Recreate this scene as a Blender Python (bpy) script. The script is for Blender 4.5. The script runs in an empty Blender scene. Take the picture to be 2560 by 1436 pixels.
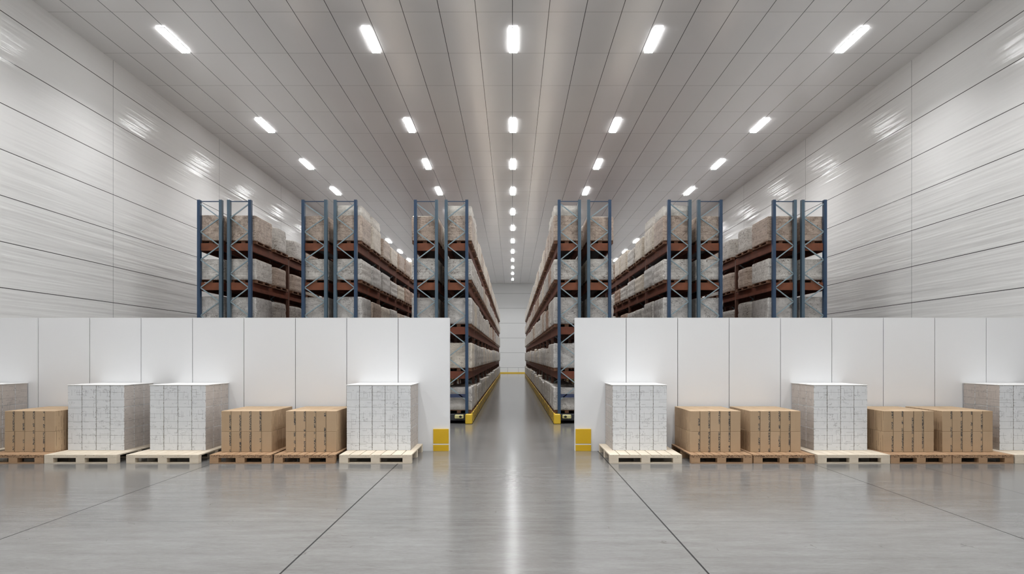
import bpy, bmesh, math, random
from mathutils import Vector
random.seed(7)
S = bpy.context.scene
C = S.collection
PI = math.pi

# ------------------------------------------------------------------ helpers
class NT:
    """small node-tree builder"""
    def __init__(s, name):
        m = bpy.data.materials.new(name); m.use_nodes = True
        s.m = m; s.t = m.node_tree; s.t.nodes.clear()
        s.out = s.t.nodes.new('ShaderNodeOutputMaterial')
        s.b = s.t.nodes.new('ShaderNodeBsdfPrincipled')
        s.t.links.new(s.b.outputs[0], s.out.inputs[0])
        s.tc = s.t.nodes.new('ShaderNodeTexCoord')
        s.obj = s.tc.outputs['Object']
    def put(s, sock, v):
        if v is None: return
        if isinstance(v, bpy.types.NodeSocket): s.t.links.new(v, sock)
        else:
            if isinstance(v, tuple) and len(v) == 3 and sock.type == 'RGBA': v = (*v, 1)
            sock.default_value = v
    def set(s, **k):
        for a, v in k.items(): s.put(s.b.inputs[a.replace('_', ' ')], v)
    def math(s, op, a, b=0.0, c=None):
        n = s.t.nodes.new('ShaderNodeMath'); n.operation = op
        s.put(n.inputs[0], a); s.put(n.inputs[1], b)
        if c is not None: s.put(n.inputs[2], c)
        return n.outputs[0]
    def sep(s, v=None):
        n = s.t.nodes.new('ShaderNodeSeparateXYZ'); s.put(n.inputs[0], v or s.obj); return n.outputs
    def comb(s, x, y, z):
        n = s.t.nodes.new('ShaderNodeCombineXYZ')
        s.put(n.inputs[0], x); s.put(n.inputs[1], y); s.put(n.inputs[2], z); return n.outputs[0]
    def scale(s, v, sc, loc=None):
        n = s.t.nodes.new('ShaderNodeMapping'); s.put(n.inputs['Vector'], v or s.obj)
        n.inputs['Scale'].default_value = sc
        if loc is not None: s.put(n.inputs['Location'], loc)
        return n.outputs[0]
    def noise(s, v, sc, detail=3, rough=.5, dist=0):
        n = s.t.nodes.new('ShaderNodeTexNoise'); s.put(n.inputs['Vector'], v or s.obj)
        n.inputs['Scale'].default_value = sc; n.inputs['Detail'].default_value = detail
        n.inputs['Roughness'].default_value = rough; n.inputs['Distortion'].default_value = dist
        return n.outputs['Fac']
    def noisec(s, v, sc):
        n = s.t.nodes.new('ShaderNodeTexNoise'); s.put(n.inputs['Vector'], v or s.obj)
        n.inputs['Scale'].default_value = sc; return n.outputs['Color']
    def vadd(s, a, b):
        n = s.t.nodes.new('ShaderNodeVectorMath'); n.operation = 'ADD'
        s.put(n.inputs[0], a); s.put(n.inputs[1], b); return n.outputs[0]
    def vmul(s, a, k):
        n = s.t.nodes.new('ShaderNodeVectorMath'); n.operation = 'SCALE'
        s.put(n.inputs[0], a); s.put(n.inputs['Scale'], k); return n.outputs[0]
    def voro(s, v, sc, feat='DISTANCE_TO_EDGE'):
        n = s.t.nodes.new('ShaderNodeTexVoronoi'); n.feature = feat
        s.put(n.inputs['Vector'], v or s.obj); n.inputs['Scale'].default_value = sc
        return n.outputs['Distance']
    def white(s, v):
        n = s.t.nodes.new('ShaderNodeTexWhiteNoise'); s.put(n.inputs['Vector'], v); return n.outputs['Value']
    def rng(s, v, a, b, c=0., d=1., clamp=True):
        n = s.t.nodes.new('ShaderNodeMapRange'); n.clamp = clamp
        s.put(n.inputs[0], v)
        for i, q in enumerate((a, b, c, d)): s.put(n.inputs[i+1], q)
        return n.outputs[0]
    def mix(s, f, a, b):
        n = s.t.nodes.new('ShaderNodeMix'); n.data_type = 'RGBA'
        s.put(n.inputs[0], f); s.put(n.inputs[6], a); s.put(n.inputs[7], b); return n.outputs[2]
    def line(s, c, v, w):        # 1 on a line at c == v
        return s.math('LESS_THAN', s.math('ABSOLUTE', s.math('SUBTRACT', c, v)), w/2)
    def lines(s, c, off, pitch, w):
        f = s.math('FRACT', s.math('DIVIDE', s.math('SUBTRACT', c, off), pitch))
        return s.math('GREATER_THAN', s.math('ABSOLUTE', s.math('SUBTRACT', f, .5)), .5 - w/(2*pitch))
    def max(s, *a):
        r = a[0]
        for q in a[1:]: r = s.math('MAXIMUM', r, q)
        return r
    def bump(s, h, strength=.3, dist=.01):
        n = s.t.nodes.new('ShaderNodeBump'); s.put(n.inputs['Height'], h)
        n.inputs['Strength'].default_value = strength; n.inputs['Distance'].default_value = dist
        s.t.links.new(n.outputs[0], s.b.inputs['Normal'])
    def rand(s):
        n = s.t.nodes.new('ShaderNodeObjectInfo'); return n.outputs['Random']

def simple(name, col, rough=.5, metal=0., var=.12, scale=6., bump=0.):
    n = NT(name)
    f = n.noise(n.obj, scale, 4)
    dk = tuple(c*(1-var) for c in col)
    n.set(Base_Color=n.mix(f, dk, col), Roughness=rough, Metallic=metal)
    if bump: n.bump(n.noise(n.obj, scale*6, 3), bump, .004)
    return n.m

def box(bm, x0, x1, y0, y1, z0, z1, mi=0):
    vs = [bm.verts.new(p) for p in ((x0,y0,z0),(x1,y0,z0),(x1,y1,z0),(x0,y1,z0),(x0,y0,z1),(x1,y0,z1),(x1,y1,z1),(x0,y1,z1))]
    for q in ((0,3,2,1),(4,5,6,7),(0,1,5,4),(1,2,6,5),(2,3,7,6),(3,0,4,7)):
        f = bm.faces.new([vs[i] for i in q]); f.material_index = mi
    return vs

def bar(bm, a, b, w, d):
    """rectangular bar from a to b; w = thickness in the x-z plane, d = thickness along y"""
    a, b = Vector(a), Vector(b); u = (b-a).normalized(); yv = Vector((0, 1, 0))
    s = u.cross(yv).normalized()*w/2; t = yv*d/2
    vs = [bm.verts.new(p) for p in (a-s-t, a+s-t, a+s+t, a-s+t, b-s-t, b+s-t, b+s+t, b-s+t)]
    for q in ((0,3,2,1),(4,5,6,7),(0,1,5,4),(1,2,6,5),(2,3,7,6),(3,0,4,7)): bm.faces.new([vs[i] for i in q])

def link(name, bm, mats, parent=None, bevel=0., smooth=False):
    if bevel:
        bmesh.ops.bevel(bm, geom=bm.edges[:], offset=bevel, segments=1, affect='EDGES', profile=.5)
    bmesh.ops.recalc_face_normals(bm, faces=bm.faces[:])
    me = bpy.data.meshes.new(name); bm.to_mesh(me); bm.free()
    for m in (mats if isinstance(mats, (list, tuple)) else [mats]): me.materials.append(m)
    if smooth:
        for p in me.polygons: p.use_smooth = True
    o = bpy.data.objects.new(name, me); C.objects.link(o)
    if parent: o.parent = parent
    return o

def boxobj(name, x0, x1, y0, y1, z0, z1, mat, parent=None, bevel=0.):
    bm = bmesh.new(); box(bm, x0, x1, y0, y1, z0, z1)
    return link(name, bm, mat, parent, bevel)

def tag(o, label=None, cat=None, group=None, kind=None):
    if label: o['label'] = label
    if cat: o['category'] = cat
    if group: o['group'] = group
    if kind: o['kind'] = kind
    return o

def empty(name, loc=(0, 0, 0), **k):
    o = bpy.data.objects.new(name, None); o.empty_display_size = .2; C.objects.link(o)
    o.location = loc; return tag(o, **k)

def dup(root, loc=None):
    r = root.copy(); C.objects.link(r)
    if loc is not None: r.location = loc
    for ch in root.children:
        c = ch.copy(); C.objects.link(c); c.parent = r
        for g in ch.children:
            d = g.copy(); C.objects.link(d); d.parent = c
    return r

ORD = ['first','second','third','fourth','fifth','sixth','seventh','eighth','ninth','tenth','eleventh','twelfth',
       'thirteenth','fourteenth','fifteenth','sixteenth','seventeenth','eighteenth','nineteenth','twentieth']

# ------------------------------------------------------------------ dimensions
CAM = 1.75; HW = 10.1; H = 9.25; YB = -12.0; YF = 61.5
YP = 11.12           # partition face
YR = 15.63           # rack fronts

# ------------------------------------------------------------------ materials
def m_floor():
    n = NT('polished_concrete'); x, y, z = n.sep()
    big = n.noise(n.obj, .35, 4, .6)
    dv = n.scale(n.comb(n.math('ADD', x, n.math('MULTIPLY', y, .35)), y, 0), (.9, 4.5, 1))
    mid = n.noise(dv, 1.6, 6, .68)
    fine = n.noise(n.scale(n.obj, (1.2, 6, 1)), 11, 4, .7)
    f = n.math('ADD', n.math('MULTIPLY', big, .30), n.math('ADD', n.math('MULTIPLY', mid, .42), n.math('MULTIPLY', fine, .28)))
    col = n.mix(n.rng(f, .30, .70), (.108, .100, .093), (.248, .247, .242))
    cr = n.math('MULTIPLY', n.math('LESS_THAN', n.voro(n.vadd(n.scale(n.obj, (1, 3, 1)), n.vmul(n.noisec(n.obj, 3), .7)), 1.1), .006), n.math('GREATER_THAN', n.noise(n.obj, 2.3, 2), .60))
    col = n.mix(n.math('MULTIPLY', cr, .5), col, (.10, .09, .08))
    j = n.max(n.line(x, -1.87, .017), n.line(x, 1.58, .017), n.line(x, -4.9, .014), n.line(x, 4.9, .014),
              n.line(x, 6.5, .008))
    front = n.math('LESS_THAN', y, 15.2)
    j = n.math('MULTIPLY', j, front)
    j2 = n.line(y, 6.36, .014)
    rail = n.math('MULTIPLY', n.lines(y, 15.9, 2.6, .07), n.math('GREATER_THAN', y, 15.2))
    col = n.mix(n.math('MULTIPLY', rail, .3), col, (.18, .175, .17))
    col = n.mix(n.math('MULTIPLY', j2, .6), col, (.10, .10, .10))
    col = n.mix(n.math('MULTIPLY', j, .93), col, (.02, .02, .02))
    n.set(Base_Color=col, Roughness=.165, Specular_IOR_Level=n.math('SUBTRACT', .72, n.math('MULTIPLY', j, .7)))
    n.bump(fine, .03, .01)
    return n.m

def m_sidewall():
    n = NT('side_wall_panel'); x, y, z = n.sep()
    h = n.lines(z, 3.114 - .912*3, .912, .017)
    v = n.lines(y, 15.18, 5.5, .013)
    st = n.noise(n.scale(n.obj, (1, .12, 2.6)), 2.0, 2, .5)
    st2 = n.noise(n.scale(n.obj, (1, .05, 11)), 2.0, 2, .5)
    col = n.mix(n.noise(n.obj, .4, 3), (.82, .81, .795), (.86, .852, .838))
    col = n.mix(n.math('MULTIPLY', v, .8), col, (.10, .10, .11))
    col = n.mix(n.math('MULTIPLY', h, .93), col, (.03, .028, .026))
    n.set(Base_Color=col, Roughness=.16, Specular_IOR_Level=.28)
    n.bump(n.math('ADD', n.math('MULTIPLY', st, 1.0), n.math('MULTIPLY', st2, .12)), .42, .05)
    return n.m

def m_ceiling():
    n = NT('ceiling_panel'); x, y, z = n.sep()
    l = n.lines(x, 0, .793, .015)
    c = n.lines(y, 13.05, 1.772, .014)
    st = n.noise(n.scale(n.obj, (7, .25, 1)), 1.0, 3, .6)
    st2 = n.noise(n.scale(n.obj, (24, .5, 1)), 1.0, 3, .6)
    pan = n.white(n.comb(n.math('FLOOR', n.math('DIVIDE', x, .793)), n.math('FLOOR', n.math('DIVIDE', n.math('SUBTRACT', y, 13.05), 1.772)), 0))
    col = n.mix(pan, (.85, .84, .835), (.88, .872, .868))
    col = n.mix(n.math('MULTIPLY', c, .55), col, (.10, .10, .10))
    col = n.mix(n.math('MULTIPLY', l, .93), col, (.03, .028, .028))
    n.set(Base_Color=col, Roughness=.23, Metallic=.22, Specular_IOR_Level=.8)
    n.bump(n.math('ADD', st, n.math('MULTIPLY', st2, .15)), .06, .03)
    return n.m

def m_farwall():
    n = NT('end_wall_panel'); x, y, z = n.sep()
    h = n.lines(z, .62, 1.52, .035)
    v = n.math('MULTIPLY', n.lines(x, .62, 1.1, .03), n.math('LESS_THAN', z, .62))
    col = n.mix(n.noise(n.obj, .4, 3), (.73, .735, .73), (.77, .775, .77))
    col = n.mix(n.math('MULTIPLY', n.max(h, v), .6), col, (.15, .15, .15))
    n.set(Base_Color=col, Roughness=.4)
    return n.m

def m_partition():
    n = NT('partition_panel')
    col = n.mix(n.noise(n.scale(n.obj, (1, 1, .3)), .8, 3), (.82, .825, .835), (.85, .855, .865))
    n.set(Base_Color=col, Roughness=.36)
    return n.m

def m_kraft(strip):
    n = NT('kraft_carton_printed' if strip else 'kraft_carton'); x, y, z = n.sep(); r = n.rand()
    off = n.comb(n.math('MULTIPLY', r, 37), n.math('MULTIPLY', r, 91), n.math('MULTIPLY', r, 13))
    v = n.vadd(n.obj, off)
    corr = n.noise(n.scale(v, (60, 60, 1.2)), 1, 3, .6)
    f = n.math('ADD', n.math('MULTIPLY', n.noise(v, 4, 3), .6), n.math('MULTIPLY', corr, .4))
    a = n.mix(r, (.40, .275, .165), (.46, .32, .195))
    b = n.mix(r, (.48, .345, .215), (.53, .385, .25))
    col = n.mix(f, a, b)
    # parcel-tape seam across the face
    col = n.mix(n.math('MULTIPLY', n.line(z, .19, .003), .10), col, (.25, .14, .07))
    if strip:
        front = n.math('LESS_THAN', y, -.117)
        st = n.math('MULTIPLY', n.math('GREATER_THAN', x, .052), front)
        key = n.comb(n.math('FLOOR', n.math('MULTIPLY', x, 130)), n.math('FLOOR', n.math('ADD', n.math('MULTIPLY', z, 85), n.math('MULTIPLY', r, 500))), n.math('MULTIPLY', r, 99))
        wn = n.white(key)
        key2 = n.comb(0, n.math('FLOOR', n.math('ADD', n.math('MULTIPLY', z, 16), n.math('MULTIPLY', r, 700))), r)
        gate = n.math('GREATER_THAN', n.white(key2), .22)
        ink = n.math('MULTIPLY', n.math('GREATER_THAN', wn, .46), gate)
        col = n.mix(n.math('MULTIPLY', st, n.math('MULTIPLY', gate, .55)), col, (.36, .30, .22))
        col = n.mix(n.math('MULTIPLY', st, n.math('MULTIPLY', ink, .92)), col, (.035, .035, .04))
        col = n.mix(n.math('MULTIPLY', n.math('MULTIPLY', n.line(x, .0775, .004), front), .8), col, (.05, .04, .03))
    # side faces: darker printed flutes
    side = n.math('GREATER_THAN', n.math('ABSOLUTE', x), .0825)
    yw = n.math('ADD', y, n.math('MULTIPLY', n.math('SUBTRACT', n.noise(n.scale(v, (1, 3, 2)), 2, 3), .5), .03))
    sc = n.math('MULTIPLY', n.lines(yw, n.math('MULTIPLY', r, .05), .059, .007), n.math('GREATER_THAN', n.noise(n.scale(v, (1, 9, 2.5)), 2.2, 3), .48))
    col = n.mix(n.math('MULTIPLY', n.math('MULTIPLY', side, sc), .8), col, (.07, .04, .02))
    n.set(Base_Color=col, Roughness=.7)
    n.bump(corr, .12, .003)
    return n.m

def m_whitecarton():
    n = NT('white_carton'); x, y, z = n.sep(); r = n.rand()
    off = n.comb(n.math('MULTIPLY', r, 31), n.math('MULTIPLY', r, 77), n.math('MULTIPLY', r, 19))
    v = n.vadd(n.obj, off)
    base = n.mix(n.noise(v, 9, 5, .65), (.66, .675, .69), (.80, .81, .82))
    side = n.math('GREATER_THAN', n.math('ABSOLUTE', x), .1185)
    sidec = n.mix(n.noise(v, 7, 5, .7), (.40, .355, .325), (.60, .555, .52))  # side faces: shade painted into the colour, over a warmer board tone
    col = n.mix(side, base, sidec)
    u = n.math('ADD', x, y)
    msk = n.math('GREATER_THAN', n.noise(n.scale(v, (1, 1, 3)), 6, 2), .42)
    hl = n.max(n.line(z, .122, .004), n.math('MULTIPLY', n.line(z, .252, .0035), msk))
    col = n.mix(n.math('MULTIPLY', hl, .75), col, (.16, .155, .15))
    # small printed marks: blocky dashes
    key = n.comb(n.math('FLOOR', n.math('MULTIPLY', u, 70)), n.math('FLOOR', n.math('MULTIPLY', z, 95)), n.math('MULTIPLY', r, 50))
    gate = n.math('GREATER_THAN', n.noise(n.scale(v, (1, 1, 2)), 8, 2, .5), .62)
    marks = n.math('MULTIPLY', n.math('GREATER_THAN', n.white(key), .60), gate)
    col = n.mix(n.math('MULTIPLY', marks, .30), col, (.15, .15, .16))
    # short straight ruled segments
    cu = n.math('ADD', n.math('MULTIPLY', u, 13), n.math('MULTIPLY', r, 300)); cz = n.math('ADD', n.math('MULTIPLY', z, 12.5), n.math('MULTIPLY', r, 170))
    cell = n.comb(n.math('FLOOR', cu), n.math('FLOOR', cz), 1)
    hs = n.math('MULTIPLY', n.math('LESS_THAN', n.math('FRACT', cz), .075), n.math('GREATER_THAN', n.white(cell), .80))
    cell2 = n.comb(n.math('FLOOR', cu), n.math('FLOOR', cz), 7)
    vs = n.math('MULTIPLY', n.math('LESS_THAN', n.math('FRACT', cu), .06), n.math('GREATER_THAN', n.white(cell2), .90))
    col = n.mix(n.math('MULTIPLY', n.max(hs, vs), .48), col, (.14, .13, .125))
    w = n.vadd(n.scale(v, (5, 5, 7)), n.vmul(n.noisec(v, 5), .5))
    cr = n.math('MULTIPLY', n.math('LESS_THAN', n.voro(w, 1.0), .008), n.math('GREATER_THAN', n.noise(v, 5, 2), .58))
    col = n.mix(n.math('MULTIPLY', cr, .35), col, (.14, .13, .125))
    # label frame outline
    fr = n.math('MULTIPLY', n.line(n.math('ABSOLUTE', n.math('SUBTRACT', u, -.12)), n.math('ADD', .04, n.math('MULTIPLY', r, .03)), .004),
                n.line(z, n.math('ADD', .18, n.math('MULTIPLY', r, .08)), .10))
    col = n.mix(n.math('MULTIPLY', fr, .55), col, (.12, .12, .13))
    # patchy dark corner edges at the vertical seams
    ed = n.math('MULTIPLY', n.math('GREATER_THAN', n.math('ABSOLUTE', x), .1125), n.math('GREATER_THAN', n.noise(n.scale(v, (1, 1, 6)), 5, 3), .56))
    col = n.mix(n.math('MULTIPLY', ed, n.math('MULTIPLY', n.math('SUBTRACT', 1, side), .6)), col, (.17, .15, .14))
    n.set(Base_Color=col, Roughness=.6)
    n.bump(n.noise(v, 25, 3), .15, .004)
    return n.m

def m_goods(name, c1, c2, ink, brick=.6, crack=.6):
    n = NT(name); x, y, z = n.sep(); r = n.rand()
    off = n.comb(n.math('MULTIPLY', r, 43), n.math('MULTIPLY', r, 67), n.math('MULTIPLY', r, 29))
    v = n.vadd(n.obj, off)
    c1 = tuple(min(c*1.22, .9) for c in c1); c2 = tuple(min(c*1.18, .9) for c in c2)
    tint = n.mix(r, c1, c2)
    f = n.noise(v, 7, 5, .7)
    col = n.mix(n.rng(f, .3, .7), tuple(c*.72 for c in c1), tint)
    # rows of cartons under the film
    u = n.math('ADD', x, y)
    wob = n.math('MULTIPLY', n.math('SUBTRACT', n.noise(v, 5, 3), .5), .05)
    zz = n.math('ADD', z, wob)
    row = n.math('FLOOR', n.math('DIVIDE', zz, .075))
    uu = n.math('ADD', u, n.math('MULTIPLY', row, .083))
    bl = n.max(n.lines(zz, 0, .075, .006), n.lines(n.math('ADD', uu, wob), 0, .17, .006))
    gm = n.math('GREATER_THAN', n.noise(v, 6, 3), .45)
    col = n.mix(n.math('MULTIPLY', n.math('MULTIPLY', bl, gm), brick), col, ink)
    w = n.vadd(n.scale(v, (2.2, 2.2, 13)), n.vmul(n.noisec(v, 5), 2.0))
    cr = n.math('LESS_THAN', n.voro(w, 1.5), .032)
    sp = n.math('GREATER_THAN', n.noise(n.scale(v, (1, 1, 1.6)), 38, 3, .7), .60)
    col = n.mix(n.math('MULTIPLY', sp, .45), col, tuple(c*.42 for c in c1))
    cm = n.math('GREATER_THAN', n.noise(v, 3.2, 3), .47)
    col = n.mix(n.math('MULTIPLY', n.math('MULTIPLY', cr, cm), crack), col, ink)
    n.set(Base_Color=col, Roughness=.42, Specular_IOR_Level=.45)
    n.bump(n.math('ADD', n.math('MULTIPLY', n.voro(w, 1.5), .3), f), .4, .02)
    return n.m

def m_wood(name, a, b, dark, amt=.5, thr=.59):
    n = NT(name); r = n.rand(); x, y, z = n.sep()
    v = n.vadd(n.obj, n.comb(n.math('MULTIPLY', r, 17), 0, n.math('MULTIPLY', r, 5)))
    g = n.noise(n.scale(v, (3, 3, 40)), 2, 4, .6, .6)
    col = n.mix(g, a, b)
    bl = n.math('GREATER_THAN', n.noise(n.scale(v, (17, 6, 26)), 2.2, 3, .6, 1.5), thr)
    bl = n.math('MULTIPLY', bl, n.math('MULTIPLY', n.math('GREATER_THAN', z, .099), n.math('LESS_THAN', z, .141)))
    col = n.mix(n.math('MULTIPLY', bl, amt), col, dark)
    n.set(Base_Color=col, Roughness=.75)
    n.bump(g, .25, .004)
    return n.m

def m_hazard():
    n = NT('yellow_black_safety_strip'); x, y, z = n.sep()
    d = n.math('ADD', y, n.math('MULTIPLY', z, 1.3))
    w = n.math('ADD', d, n.math('MULTIPLY', n.noise(n.obj, 4, 4, .7), .7))
    f = n.math('FRACT', n.math('DIVIDE', w, .48))
    k = n.math('MULTIPLY', n.math('LESS_THAN', f, .5), n.math('GREATER_THAN', n.noise(n.scale(n.obj, (1, 1, 2)), 5, 3, .7), .40))
    col = n.mix(n.math('MULTIPLY', k, .9), (.74, .47, .02), (.06, .045, .03))
    n.set(Base_Color=col, Roughness=.5)
    return n.m

M = {}
M['floor'] = m_floor(); M['side'] = m_sidewall(); M['ceil'] = m_ceiling(); M['far'] = m_farwall(); M['part'] = m_partition()
M['gap'] = simple('dark_joint', (.06, .058, .055), .8)
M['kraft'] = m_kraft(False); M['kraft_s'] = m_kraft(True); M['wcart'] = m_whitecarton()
M['sheet'] = simple('white_cover_sheet', (.80, .79, .78), .5, var=.05)
M['cream'] = m_wood('cream_wood', (.60, .50, .38), (.77, .69, .57), (.13, .08, .05), .6, .64)
M['brownw'] = m_wood('brown_wood', (.30, .17, .09), (.52, .34, .20), (.05, .02, .01), .85, .53)
M['blue'] = simple('blue_upright_paint', (.030, .068, .135), .38, var=.3, scale=3)
M['slate'] = simple('slate_upright_paint', (.085, .135, .18), .4, var=.25, scale=3)
M['brace'] = simple('pale_blue_brace', (.27, .35, .385), .4, var=.15)
M['red'] = simple('rust_red_beam', (.21, .052, .021), .65, var=.7, scale=5, bump=.2)
M['orange'] = simple('orange_beam', (.25, .072, .026), .65, var=.65, scale=6, bump=.2)
M['rust'] = simple('rust_brown_post', (.16, .07, .045), .6, var=.4)
M['rackpal'] = simple('rust_brown_pallet_wood', (.23, .105, .055), .8, var=.6, scale=12)
M['deckm'] = simple('dark_shelf_underside', (.075, .07, .08), .6, var=.3)
M['dark'] = simple('dark_steel', (.03, .03, .035), .5)
M['bluebar'] = simple('navy_tie_beam', (.04, .055, .12), .4)
M['yel'] = simple('safety_yellow_paint', (.72, .44, .012), .42, var=.06)
M['yelp'] = simple('yellow_bumper', (.72, .47, .03), .45, var=.15)
M['pale'] = simple('pale_yellow_plastic', (.60, .55, .26), .4)
M['black'] = simple('black_rubber', (.012, .012, .012), .5)
M['white'] = simple('white_paint', (.78, .78, .77), .5, var=.04)
M['haz'] = m_hazard()
M['g0'] = m_goods('wrapped_goods_beige', (.46, .36, .29), (.62, .53, .45), (.09, .04, .022))
M['g1'] = m_goods('wrapped_goods_white', (.58, .545, .50), (.70, .67, .63), (.12, .08, .06), .55, .75)
M['g2'] = m_goods('wrapped_goods_cream', (.62, .55, .46), (.74, .68, .59), (.18, .11, .07), .3, .5)
M['g3'] = m_goods('wrapped_goods_tan', (.36, .23, .16), (.58, .45, .36), (.12, .04, .025), .8, .6)
M['g4'] = m_goods('wrapped_goods_grey', (.50, .47, .44), (.62, .60, .575), (.12, .10, .09), .3, .6)
M['cap'] = m_goods('film_top_cover', (.66, .62, .56), (.76, .72, .66), (.25, .2, .16), .15, .35)
e = NT('lamp_diffuser'); e.set(Base_Color=(.9, .9, .9), Emission_Color=(.98, .992, 1), Emission_Strength=26.0); M['lamp'] = e.m
e = NT('lamp_edge'); e.set(Base_Color=(.9, .9, .9), Emission_Color=(.98, .992, 1), Emission_Strength=10.0); M['lampedge'] = e.m

# ------------------------------------------------------------------ setting
def struct(name, bm, m, label=None):
    o = link(name, bm, m); o['kind'] = 'structure'
    if label: o['label'] = label
    return o
def sbox(name, x0, x1, y0, y1, z0, z1, m, label=None):
    bm = bmesh.new(); box(bm, x0, x1, y0, y1, z0, z1); return struct(name, bm, m, label)
sbox('floor', -HW-.3, HW+.3, YB-.3, YF+.3, -.2, 0, M['floor'], 'polished grey concrete floor with dark joints')
sbox('ceiling', -HW-.3, HW+.3, YB-.3, YF+.3, H, H+.2, M['ceil'], 'glossy grey metal ceiling panels with dark joints')
sbox('wall_left', -HW-.2, -HW, YB, YF, 0, H, M['side'], 'white ribbed panel wall on the left')
sbox('wall_right', HW, HW+.2, YB, YF, 0, H, M['side'], 'white ribbed panel wall on the right')
sbox('wall_far', -HW, HW, YF, YF+.2, 0, H, M['far'], 'white panel wall at the end of the central aisle')
sbox('wall_back', -HW, HW, YB-.2, YB, 0, H, M['far'])
# free-standing white panel partitions either side of the gap
def partition(name, xin, sgn, label):
    bm = bmesh.new(); pitch = .953; x = xin; t = .10; zt = 2.47
    while abs(x) < HW - .01:
        x2 = x + sgn*pitch
        if abs(x2) > HW: x2 = sgn*HW
        a, b = sorted((x, x2)); g = .005
        a2 = a + (g if not (sgn > 0 and x == xin) else 0); b2 = b - (g if not (sgn < 0 and x == xin) else 0)
        box(bm, a2, b2, YP, YP+t, 0, zt, 0)
        x = x2
    a, b = sorted((xin + sgn*.02, sgn*HW))
    box(bm, a, b, YP+.012, YP+t-.012, 0.001, zt-.012, 1)
    o = struct(name, bm, [M['part'], M['gap']], label)
partition('wall_partition_left', -1.164, -1, 'low white panel partition left of the central aisle')
partition('wall_partition_right', 1.157, 1, 'low white panel partition right of the central aisle')
o = sbox('trim_1', -3.0, 3.0, YF-.06, YF, 0, .14, M['yelp'], 'yellow kick rail at the foot of the far wall')

# yellow plates on the partition ends
def plate(xa, xb, label):
    r = empty('yellow_guard_plate', ((xa+xb)/2, YP, 0), label=label, cat='guard plate', group='yellow guard plates on the partition ends')
    w = (xb-xa)/2
    boxobj('lower_panel', -w, w, -.03, -.001, .0, .117, M['yel'], r, .003)
    s = boxobj('white_stripe', -w, w, -.027, -.001, .118, .137, M['white'], r)
    boxobj('upper_panel', -w, w, -.03, -.001, .138, .41, M['yel'], r, .003)
plate(-1.464, -1.18, 'yellow guard plate with white stripe at foot of left partition')
plate(1.17, 1.455, 'yellow guard plate with white stripe at foot of right partition')

# ------------------------------------------------------------------ ceiling lights
def lamp_proto():
    r = empty('ceiling_light')
    boxobj('housing', -.100, .100, -.535, .535, -.020, 0, M['white'], r, .004)
    boxobj('lens_edge', -.103, .103, -.541, .541, -.034, -.0205, M['lampedge'], r, .003)
    boxobj('diffuser', -.100, .100, -.538, .538, -.038, -.0345, M['lamp'], r)
    ld = bpy.data.lights.new('light_source', 'AREA'); ld.shape = 'RECTANGLE'; ld.size = .2; ld.size_y = 1.076
    ld.energy = 62; ld.spread = math.radians(115); ld.color = (.975, .99, 1)
    lo = bpy.data.objects.new('light_source', ld); C.objects.link(lo); lo.parent = r; lo.location = (0, 0, -.041)
    return r
lp = None
rows = [14.2, 19.46, 23.4, 27.2, 31.1, 35.0, 38.9, 42.8, 46.6, 50.4, 54.2, 58.2]
behind = [10.3, 6.4, 2.5, -1.4, -5.3, -9.2]
cols = [(-8.02, 'far left row'), (-3.34, 'inner left row'), (.02, 'centre row'), (3.34, 'inner right row'), (8.02, 'far right row')]
for x, cn in cols:
    for i, y in enumerate(rows + behind):
        if lp is None: lp = lamp_proto(); o = lp; o.location = (x, y, H)
        else: o = dup(lp, (x, y, H))
        if i < len(rows): lab = f'white rectangular ceiling light, {ORD[i]} in view from the front, {cn}'
        else: lab = f'white rectangular ceiling light above the open floor, {ORD[i-len(rows)]} before the frame edge, {cn}'
        tag(o, lab, 'ceiling light', 'rectangular ceiling lights')

# ------------------------------------------------------------------ floor pallets
def pallet_proto(w, d, mat, nb):
    r = empty('wooden_pallet')
    bw = (w - .012*(nb-1)) / nb
    for i in range(nb):
        x0 = -w/2 + i*(bw + .012)
        boxobj('deck_board', x0, x0+bw, 0, d, .122, .144, mat, r, .002)
    for y in (0, d/2-.05, d-.10):
        boxobj('stringer_board', -w/2, w/2, y, y+.10, .092, .1215, mat, r, .002)
        for x in (-w/2, -.0725, w/2-.145):
            boxobj('block', x, x+.145, y, y+.10, .0145, .0915, mat, r, .002)
        boxobj('bottom_board', -w/2, w/2, y, y+.10, 0, .014, mat, r, .002)
    return r
PY = 9.80
pw = pallet_proto(1.18, 1.24, M['cream'], 7)
pb = pallet_proto(.995, 1.22, M['brownw'], 8)
used = {'w': False, 'b': False}
def place_pallet(kind, x, label):
    p = pw if kind == 'w' else pb
    if used[kind]: p = dup(p)
    used[kind] = True
    p.location = (x, PY, 0)
    tag(p, label, 'pallet', 'cream wooden pallets' if kind == 'w' else 'brown wooden pallets')

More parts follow.
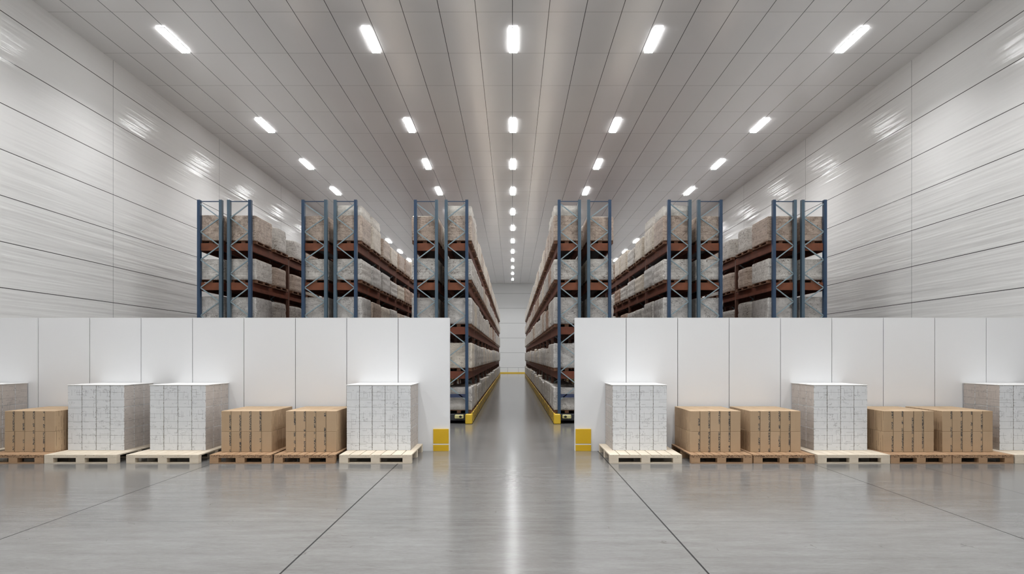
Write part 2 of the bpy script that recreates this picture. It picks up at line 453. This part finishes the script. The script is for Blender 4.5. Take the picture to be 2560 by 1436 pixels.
# ------------------------------------------------------------------ cartons
def carton_mesh(name, w, d, h, mat):
    bm = bmesh.new(); box(bm, -w/2, w/2, -d/2, d/2, 0, h)
    bmesh.ops.bevel(bm, geom=bm.edges[:], offset=.004, segments=1, affect='EDGES')
    bmesh.ops.recalc_face_normals(bm, faces=bm.faces[:])
    me = bpy.data.meshes.new(name); bm.to_mesh(me); bm.free(); me.materials.append(mat); return me
KW, KD, KH = .167, .236, .344
WW, WD, WH = .238, .271, .3685
k_plain = carton_mesh('brown_carton', KW, KD, KH, M['kraft'])
k_strip = carton_mesh('brown_carton', KW, KD, KH, M['kraft_s'])
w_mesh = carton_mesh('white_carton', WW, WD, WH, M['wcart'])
RN = ['front row', 'second row', 'third row', 'back row']
def carton(name, me, loc, label, cat, group, sx=1):
    o = bpy.data.objects.new(name, me); C.objects.link(o); o.location = loc; o.scale = (sx, 1, 1)
    return tag(o, label, cat, group)
def brown_stack(x, sd):
    pitch = .170; z0 = .1445
    for t in range(2):
        for c in range(5):
            for r in range(4):
                y = 10.08 + .12 + r*.240
                px = x + (c-2)*pitch + random.uniform(-.001, .001)
                rn = RN[r]
                lab = f'brown carton, {("lower","upper")[t]} tier, {rn}, {ORD[c]} from left, {sd}'
                carton('brown_carton', k_strip if c < 4 else k_plain, (px, y, z0 + t*.3455), lab, 'carton', 'cartons of the ' + sd)
def white_stack(x, sd, ncol=4, w=None):
    w = w or ncol*.2415
    pitch = w/ncol; sx = (pitch-.005)/WW; z0 = .1445
    for t in range(3):
        for c in range(ncol):
            for r in range(3):
                if r > 0 and 0 < c < ncol-1: continue      # buried inside the stack
                px = x + (c-(ncol-1)/2)*pitch + random.uniform(-.0006, .0006)
                rn = ('front row', 'middle row', 'back row')[r]
                lab = f'white carton, {("lower","middle","upper")[t]} tier, {rn}, {ORD[c]} from left, {sd}'
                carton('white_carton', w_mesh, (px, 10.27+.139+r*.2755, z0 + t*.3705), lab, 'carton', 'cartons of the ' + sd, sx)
    sh = boxobj('cover_sheet', -w/2-.006, w/2+.006, -.42, .42, 0, .012, M['sheet'], None, .002)
    sh.location = (x, 10.27+.417, z0 + 2*.3705 + .369)
    tag(sh, f'white cover sheet lying on top of the {sd}', 'cover sheet', 'cover sheets on the white stacks')
stacks = [  # kind, pallet x, stack x, name, cols, width
 ('w', -2.24, -2.290, 'first white stack left of aisle', 5, 1.10),
 ('b', -3.40, -3.385, 'first brown stack left of aisle'),
 ('b', -4.45, -4.470, 'second brown stack left of aisle'),
 ('w', -5.72, -5.730, 'second white stack left of aisle', 4, .96),
 ('w', -7.06, -7.130, 'third white stack left of aisle', 4, .97),
 ('b', -8.16, -8.110, 'third brown stack left of aisle'),
 ('w', -9.40, -9.450, 'fourth white stack left of aisle', 4, .97),
 ('w', 2.18, 2.180, 'first white stack right of aisle', 4, .93),
 ('b', 3.42, 3.410, 'first brown stack right of aisle'),
 ('b', 4.44, 4.420, 'second brown stack right of aisle'),
 ('w', 5.58, 5.620, 'second white stack right of aisle', 4, .92),
 ('b', 6.68, 6.660, 'third brown stack right of aisle'),
 ('b', 7.69, 7.650, 'fourth brown stack right of aisle'),
 ('w', 8.80, 8.820, 'third white stack right of aisle', 4, .96)]
for s in stacks:
    if s[0] == 'w':
        place_pallet('w', s[1], 'cream wooden pallet under the ' + s[3]); white_stack(s[2], s[3], s[4], s[5])
    else:
        place_pallet('b', s[1], 'brown wooden pallet under the ' + s[3]); brown_stack(s[2], s[3])

# ------------------------------------------------------------------ mobile racks
LEV = [.262, 1.37, 2.53, 3.69, 4.72]
TOP = 5.84; BAY = 2.6; NB = 14; UD = .10; UW = .075
GX = [(-8.18,-7.61,-7.40,-6.85), (-5.46,-4.87,-4.625,-4.09), (-2.53,-1.98,-1.73,-1.19),
      (1.22,1.75,1.99,2.54), (4.09,4.63,4.865,5.44), (6.83,7.375,7.58,8.16)]
GN = ['first rack from left', 'second rack from left', 'third rack from left', 'third rack from right', 'second rack from right', 'first rack from right']
WHERE = ['tall blue mobile pallet rack, nearest the left wall', 'tall blue mobile pallet rack, second from the left wall',
         'tall blue mobile pallet rack on the left edge of the central aisle', 'tall blue mobile pallet rack on the right edge of the central aisle',
         'tall blue mobile pallet rack, second from the right wall', 'tall blue mobile pallet rack, nearest the right wall']
def upright_bm(x, y, z0, z1):
    bm = bmesh.new(); w = UW/2
    # open C-section post: web plus two flanges with lips
    box(bm, x-w, x+w, y, y+.012, z0, z1)
    box(bm, x-w, x-w+.010, y+.0125, y+UD, z0, z1); box(bm, x+w-.010, x+w, y+.0125, y+UD, z0, z1)
    return bm
for gi, xs in enumerate(GX):
    r = empty('mobile_rack', ((xs[0]+xs[3])/2, YR, 0), label=WHERE[gi], cat='storage rack', group='mobile pallet racks')
    cx = r.location.x
    central = gi in (2, 3)
    X = [q-cx for q in xs]
    nfr = NB+1 if central else 8
    L = NB*BAY + UD
    for k in range(nfr):
        y = k*BAY
        for i, x in enumerate(X):
            link('upright', upright_bm(x, y, .25, TOP if k == 0 else 4.69), M['rust'] if k else M['blue'] if i in (0, 3) else M['slate'], r)
        for fi, (a, b) in enumerate(((X[0], X[1]), (X[2], X[3]))):
            a2, b2 = a+UW/2-.005, b-UW/2+.005
            if k == 0: boxobj('top_tie', a2, b2, y+.02, y+.05, TOP-.05, TOP-.03, M['blue'], r)
            z = (TOP if k == 0 else 4.69)-.10; left = (fi == 0); parts = []
            while z-.365 > .27:
                p = (a2 if left else b2, y+.045, z); q = (b2 if left else a2, y+.045, z-.365)
                parts.append((p, q)); left = not left; z -= .365
            if k == 0:
                for p, q in parts:
                    bm = bmesh.new(); bar(bm, p, q, .026, .03); link('diagonal_brace', bm, M['brace'], r)
            else:
                bm = bmesh.new()
                for p, q in parts: bar(bm, p, q, .026, .03)
                link('frame_bracing', bm, M['brace'], r)
    for li, z in enumerate(LEV[1:]):
        for a, b in ((X[0], X[1]), (X[2], X[3])):
            outs = (a-UW/2, b+UW/2)
            for k, xo in enumerate(outs):
                x0, x1 = (xo, xo+.05) if k == 0 else (xo-.05, xo)
                bm = bmesh.new()
                for q in range(NB): box(bm, x0, x1, q*BAY+UD+.002, (q+1)*BAY-.002, z-.21, z-.004)
                link('shelf_beam', bm, M['red'], r, .006)
            boxobj('front_beam', a+UW/2+.002, b-UW/2-.002, .055, .10, z-.20, z-.004, M['orange'] if li >= 2 else M['red'], r, .004)
            boxobj('shelf_deck', a+UW/2+.002, b-UW/2-.002, .105, L, z-.045, z-.012, M['deckm'], r)
    # navy tie beam low down on the front
    boxobj('tie_beam', X[2]+UW/2+.001, X[3]-UW/2-.001, .03, .06, .68, .77, M['bluebar'], r)
    boxobj('tie_beam', X[0]+UW/2+.001, X[1]-UW/2-.001, .03, .06, .68, .77, M['bluebar'], r)
    # travelling base
    boxobj('carriage', X[0]-.10, X[3]+.10, .04, L, .075, .248, M['dark'], r, .01)
    for s, xe in ((-1, X[0]-.10), (1, X[3]+.10)):
        x0, x1 = sorted((xe+s*.002, xe+s*.05))
        boxobj('safety_strip', x0, x1, .03, L, .02, .27, M['haz'], r, .006)
        x0, x1 = sorted((xe+s*.05, xe-s*.13))
        bm = bmesh.new(); box(bm, x0, x1, -.12, .028, .0, .26); link('corner_bumper', bm, M['yelp'], r, .02)
    for s, xe in ((-1, X[0]+.03), (1, X[3]-.03)):
        x0, x1 = sorted((xe-s*.05, xe-s*.28))
        sh = boxobj('sensor_housing', x0, x1, -.06, .038, .135, .235, M['pale'], r, .015)
        bm = bmesh.new(); bmesh.ops.create_cone(bm, cap_ends=True, segments=20, radius1=.03, radius2=.028, depth=.03)
        for v in bm.verts: v.co = Vector(((x0+x1)/2 + v.co.x*1.2 + s*.04, -.072 + v.co.z, .19 + v.co.y))
        link('sensor_lens', bm, M['black'], sh)
    for k in range(8 if not central else 15):
        for xw in (X[0]+.1, X[3]-.1):
            bm = bmesh.new(); bmesh.ops.create_cone(bm, cap_ends=True, segments=20, radius1=.06, radius2=.06, depth=.08)
            for v in bm.verts: v.co = Vector((xw + v.co.z, .35 + k*2.5 + v.co.x, .0605 + v.co.y))
            link('wheel', bm, M['dark'], r)

# ------------------------------------------------------------------ wrapped loads on the racks
LW, LL = .70, 1.06
def goods_mesh(name, w, l, h, r, mat, seed, dome=.03, jit=.006, n=9):
    rnd = random.Random(seed); bm = bmesh.new()
    def ring(z, ins, j):
        ww, ll, rr = w/2-ins, l/2-ins, max(r-ins, .004)
        pts = []
        for cx, cy, a0 in ((ww-rr, ll-rr, 0), (-ww+rr, ll-rr, 90), (-ww+rr, -ll+rr, 180), (ww-rr, -ll+rr, 270)):
            for k in range(5):
                a = math.radians(a0 + 22.5*k)
                pts.append((cx+rr*math.cos(a), cy+rr*math.sin(a)))
        res = []
        for p, q in zip(pts, pts[1:]+pts[:1]):
            d = math.hypot(q[0]-p[0], q[1]-p[1]); m = 4 if d > .25 else 1
            for i in range(m):
                t = i/m; res.append((p[0]*(1-t)+q[0]*t, p[1]*(1-t)+q[1]*t))
        return [bm.verts.new((x+rnd.uniform(-j, j), y+rnd.uniform(-j, j), z+rnd.uniform(-j, j)*.5)) for x, y in res]
    prof = [(0, .012, 0)] + [(h*(i/n)*.93+.004, 0 if i % 3 else .008, jit) for i in range(n+1)] + [(h*.975, dome*.5, jit*.5), (h, dome*1.6, jit*.4)]
    rings = [ring(*p) for p in prof]
    for a, b in zip(rings, rings[1:]):
        for i in range(len(a)):
            bm.faces.new((a[i], a[(i+1) % len(a)], b[(i+1) % len(b)], b[i]))
    bm.faces.new(rings[0][::-1]); bm.faces.new(rings[-1])
    bmesh.ops.recalc_face_normals(bm, faces=bm.faces[:])
    me = bpy.data.meshes.new(name); bm.to_mesh(me); bm.free(); me.materials.append(mat)
    for p in me.polygons: p.use_smooth = len(p.vertices) == 4
    try: me.set_sharp_from_angle(angle=math.radians(35))
    except Exception: pass
    return me
def small_pallet(name, w, l, mat):
    bm = bmesh.new()
    for i in range(6):
        y0 = -l/2 + i*l/6
        box(bm, -w/2, w/2, y0+.008, y0+l/6-.008, .065, .082)
    for x in (-w/2, -.05, w/2-.1):
        for y in (-l/2+.01, -.06, l/2-.13): box(bm, x, x+.1, y, y+.12, .0155, .0645)
        box(bm, x, x+.1, -l/2, l/2, 0, .015)
    me = bpy.data.meshes.new(name); bm.to_mesh(me); bm.free(); me.materials.append(mat); return me
H0 = .60
VAR = []
for i, (mk, r_) in enumerate((('g0', .035), ('g1', .03), ('g2', .05), ('g3', .03), ('g4', .03), ('g1', .30), ('g0', .30), ('g3', .06))):
    VAR.append(goods_mesh('wrapped_goods', LW, LL, H0, r_, M[mk], 100+i, .02 if r_ < .1 else .035))
CAPM = goods_mesh('film_cover', LW-.03, LL-.03, .27, .06, M['cap'], 55, .06, .008, 4)
PALM = small_pallet('pallet_base', LW-.03, LL-.03, M['rackpal'])
COLN = ['beige', 'whitish', 'cream', 'tan', 'greyish', 'whitish round-cornered', 'beige round-cornered', 'tan']
LN = ['bottom shelf', 'second shelf up', 'third shelf up', 'fourth shelf up', 'top shelf']
HT = [.60, .64, .70, .55, .65]      # goods heights by level
def load_xy(gi, row, i):
    xs = GX[gi]
    if row == 0: x = xs[1] + .03 - LW/2        # left row, overhangs to the left
    else: x = xs[2] - .03 + LW/2
    y = YR + (i//2)*BAY + .13 + (i % 2)*1.25 + LL/2
    return x, y
def put_load(gi, row, lv, i):
    x, y = load_xy(gi, row, i); rnd = random.Random(gi*1000+row*500+lv*60+i)
    front = (i == 0)
    if lv == 4: v = rnd.choice([0, 2, 0, 2, 1])
    else: v = rnd.choice([1, 0, 4, 2, 3, 1])
    if front: v = 1 if lv < 4 else 0
    if front and lv == 2: v = 4
    if gi in (0, 5) and i in (1, 2): v = 5 if (lv == 4) else 6 if lv == 3 else 5
    if lv <= 1: v = rnd.choice([1, 4, 2, 1])
    o = empty('pallet_load', (x, y, LEV[lv]))
    side = 'left' if row == 0 else 'right'
    tag(o, f'{COLN[v]} wrapped load, {ORD[i]} from front, {LN[lv]}, {side} row, {GN[gi]}', 'pallet load', 'wrapped loads on the ' + GN[gi])
    p = bpy.data.objects.new('pallet_base', PALM); C.objects.link(p); p.parent = o
    g = bpy.data.objects.new('wrapped_goods', VAR[v]); C.objects.link(g); g.parent = o
    g.location = (0, rnd.uniform(-.008, .008), .083); h = HT[lv]*(rnd.uniform(.80, 1.05) if i > 1 else rnd.uniform(.97, 1.03))
    tall = lv == 4 and (gi in (1, 2, 3, 4)) and i < 2 and (row == (1 if gi < 3 else 0))
    g.scale = (1, 1, h/H0)
    if tall:
        c = bpy.data.objects.new('film_cover', CAPM); C.objects.link(c); c.parent = o; c.location = (0, 0, .083+h-.004)
        c['label'] = 'whitish film cover over the top'
def rest(gi, row, lv_list, i0, label):
    bm = bmesh.new(); rnd = random.Random(5+gi)
    for lv in lv_list:
        for i in range(i0, 2*NB):
            x, y = load_xy(gi, row, i); h = HT[lv]*rnd.uniform(.9, 1.03); z = LEV[lv]
            w, l = LW/2, LL/2
            n0 = len(bm.verts)
            box(bm, x-w+.02, x+w-.02, y-l+.02, y+l-.02, z+.001, z+.08, 3)
            b2 = bmesh.new(); 
            box(bm, x-w, x+w, y-l, y+l, z+.082, z+.082+h, rnd.choice([0, 1, 2]))
            b2.free()
    o = link('pallet_loads', bm, [M['g1'], M['g2'], M['g4'], M['rackpal']], None, .012)
    tag(o, label, 'pallet loads', None, 'stuff')
NI = 18
for gi in range(6):
    inner = 1 if gi < 3 else 0; outer = 1-inner
    if gi in (2, 3):
        for lv in range(5):
            for i in range(NI): put_load(gi, inner, lv, i)
        rest(gi, inner, range(5), NI, 'far wrapped loads beyond the eighteenth, %s side of central aisle' % ('left' if gi == 2 else 'right'))
    elif gi in (1, 4):
        for lv in (2, 3, 4):
            for i in range(7): put_load(gi, inner, lv, i)
    else:
        for lv in (2, 3, 4):
            for i in range(4): put_load(gi, inner, lv, i)
    for lv in (2, 3, 4):
        for i in range(2): put_load(gi, outer, lv, i)

# ------------------------------------------------------------------ camera, world, view
w = bpy.data.worlds.new('World'); S.world = w; w.use_nodes = True
w.node_tree.nodes['Background'].inputs[0].default_value = (.8, .82, .85, 1); w.node_tree.nodes['Background'].inputs[1].default_value = .1
cd = bpy.data.cameras.new('camera'); cam = bpy.data.objects.new('camera', cd); C.objects.link(cam)
cam.location = (0, 0, CAM); cam.rotation_euler = (PI/2, 0, 0)
cd.sensor_width = 36; cd.sensor_fit = 'HORIZONTAL'; cd.lens = 1500/2560*36
cd.shift_y = 174/2560; cd.shift_x = -1/2560; cd.clip_end = 200; cd.clip_start = .05
S.camera = cam
S.view_settings.view_transform = 'Standard'; S.view_settings.look = 'None'
S.view_settings.gamma = 1; S.view_settings.use_curve_mapping = False; S.view_settings.exposure = 0.0
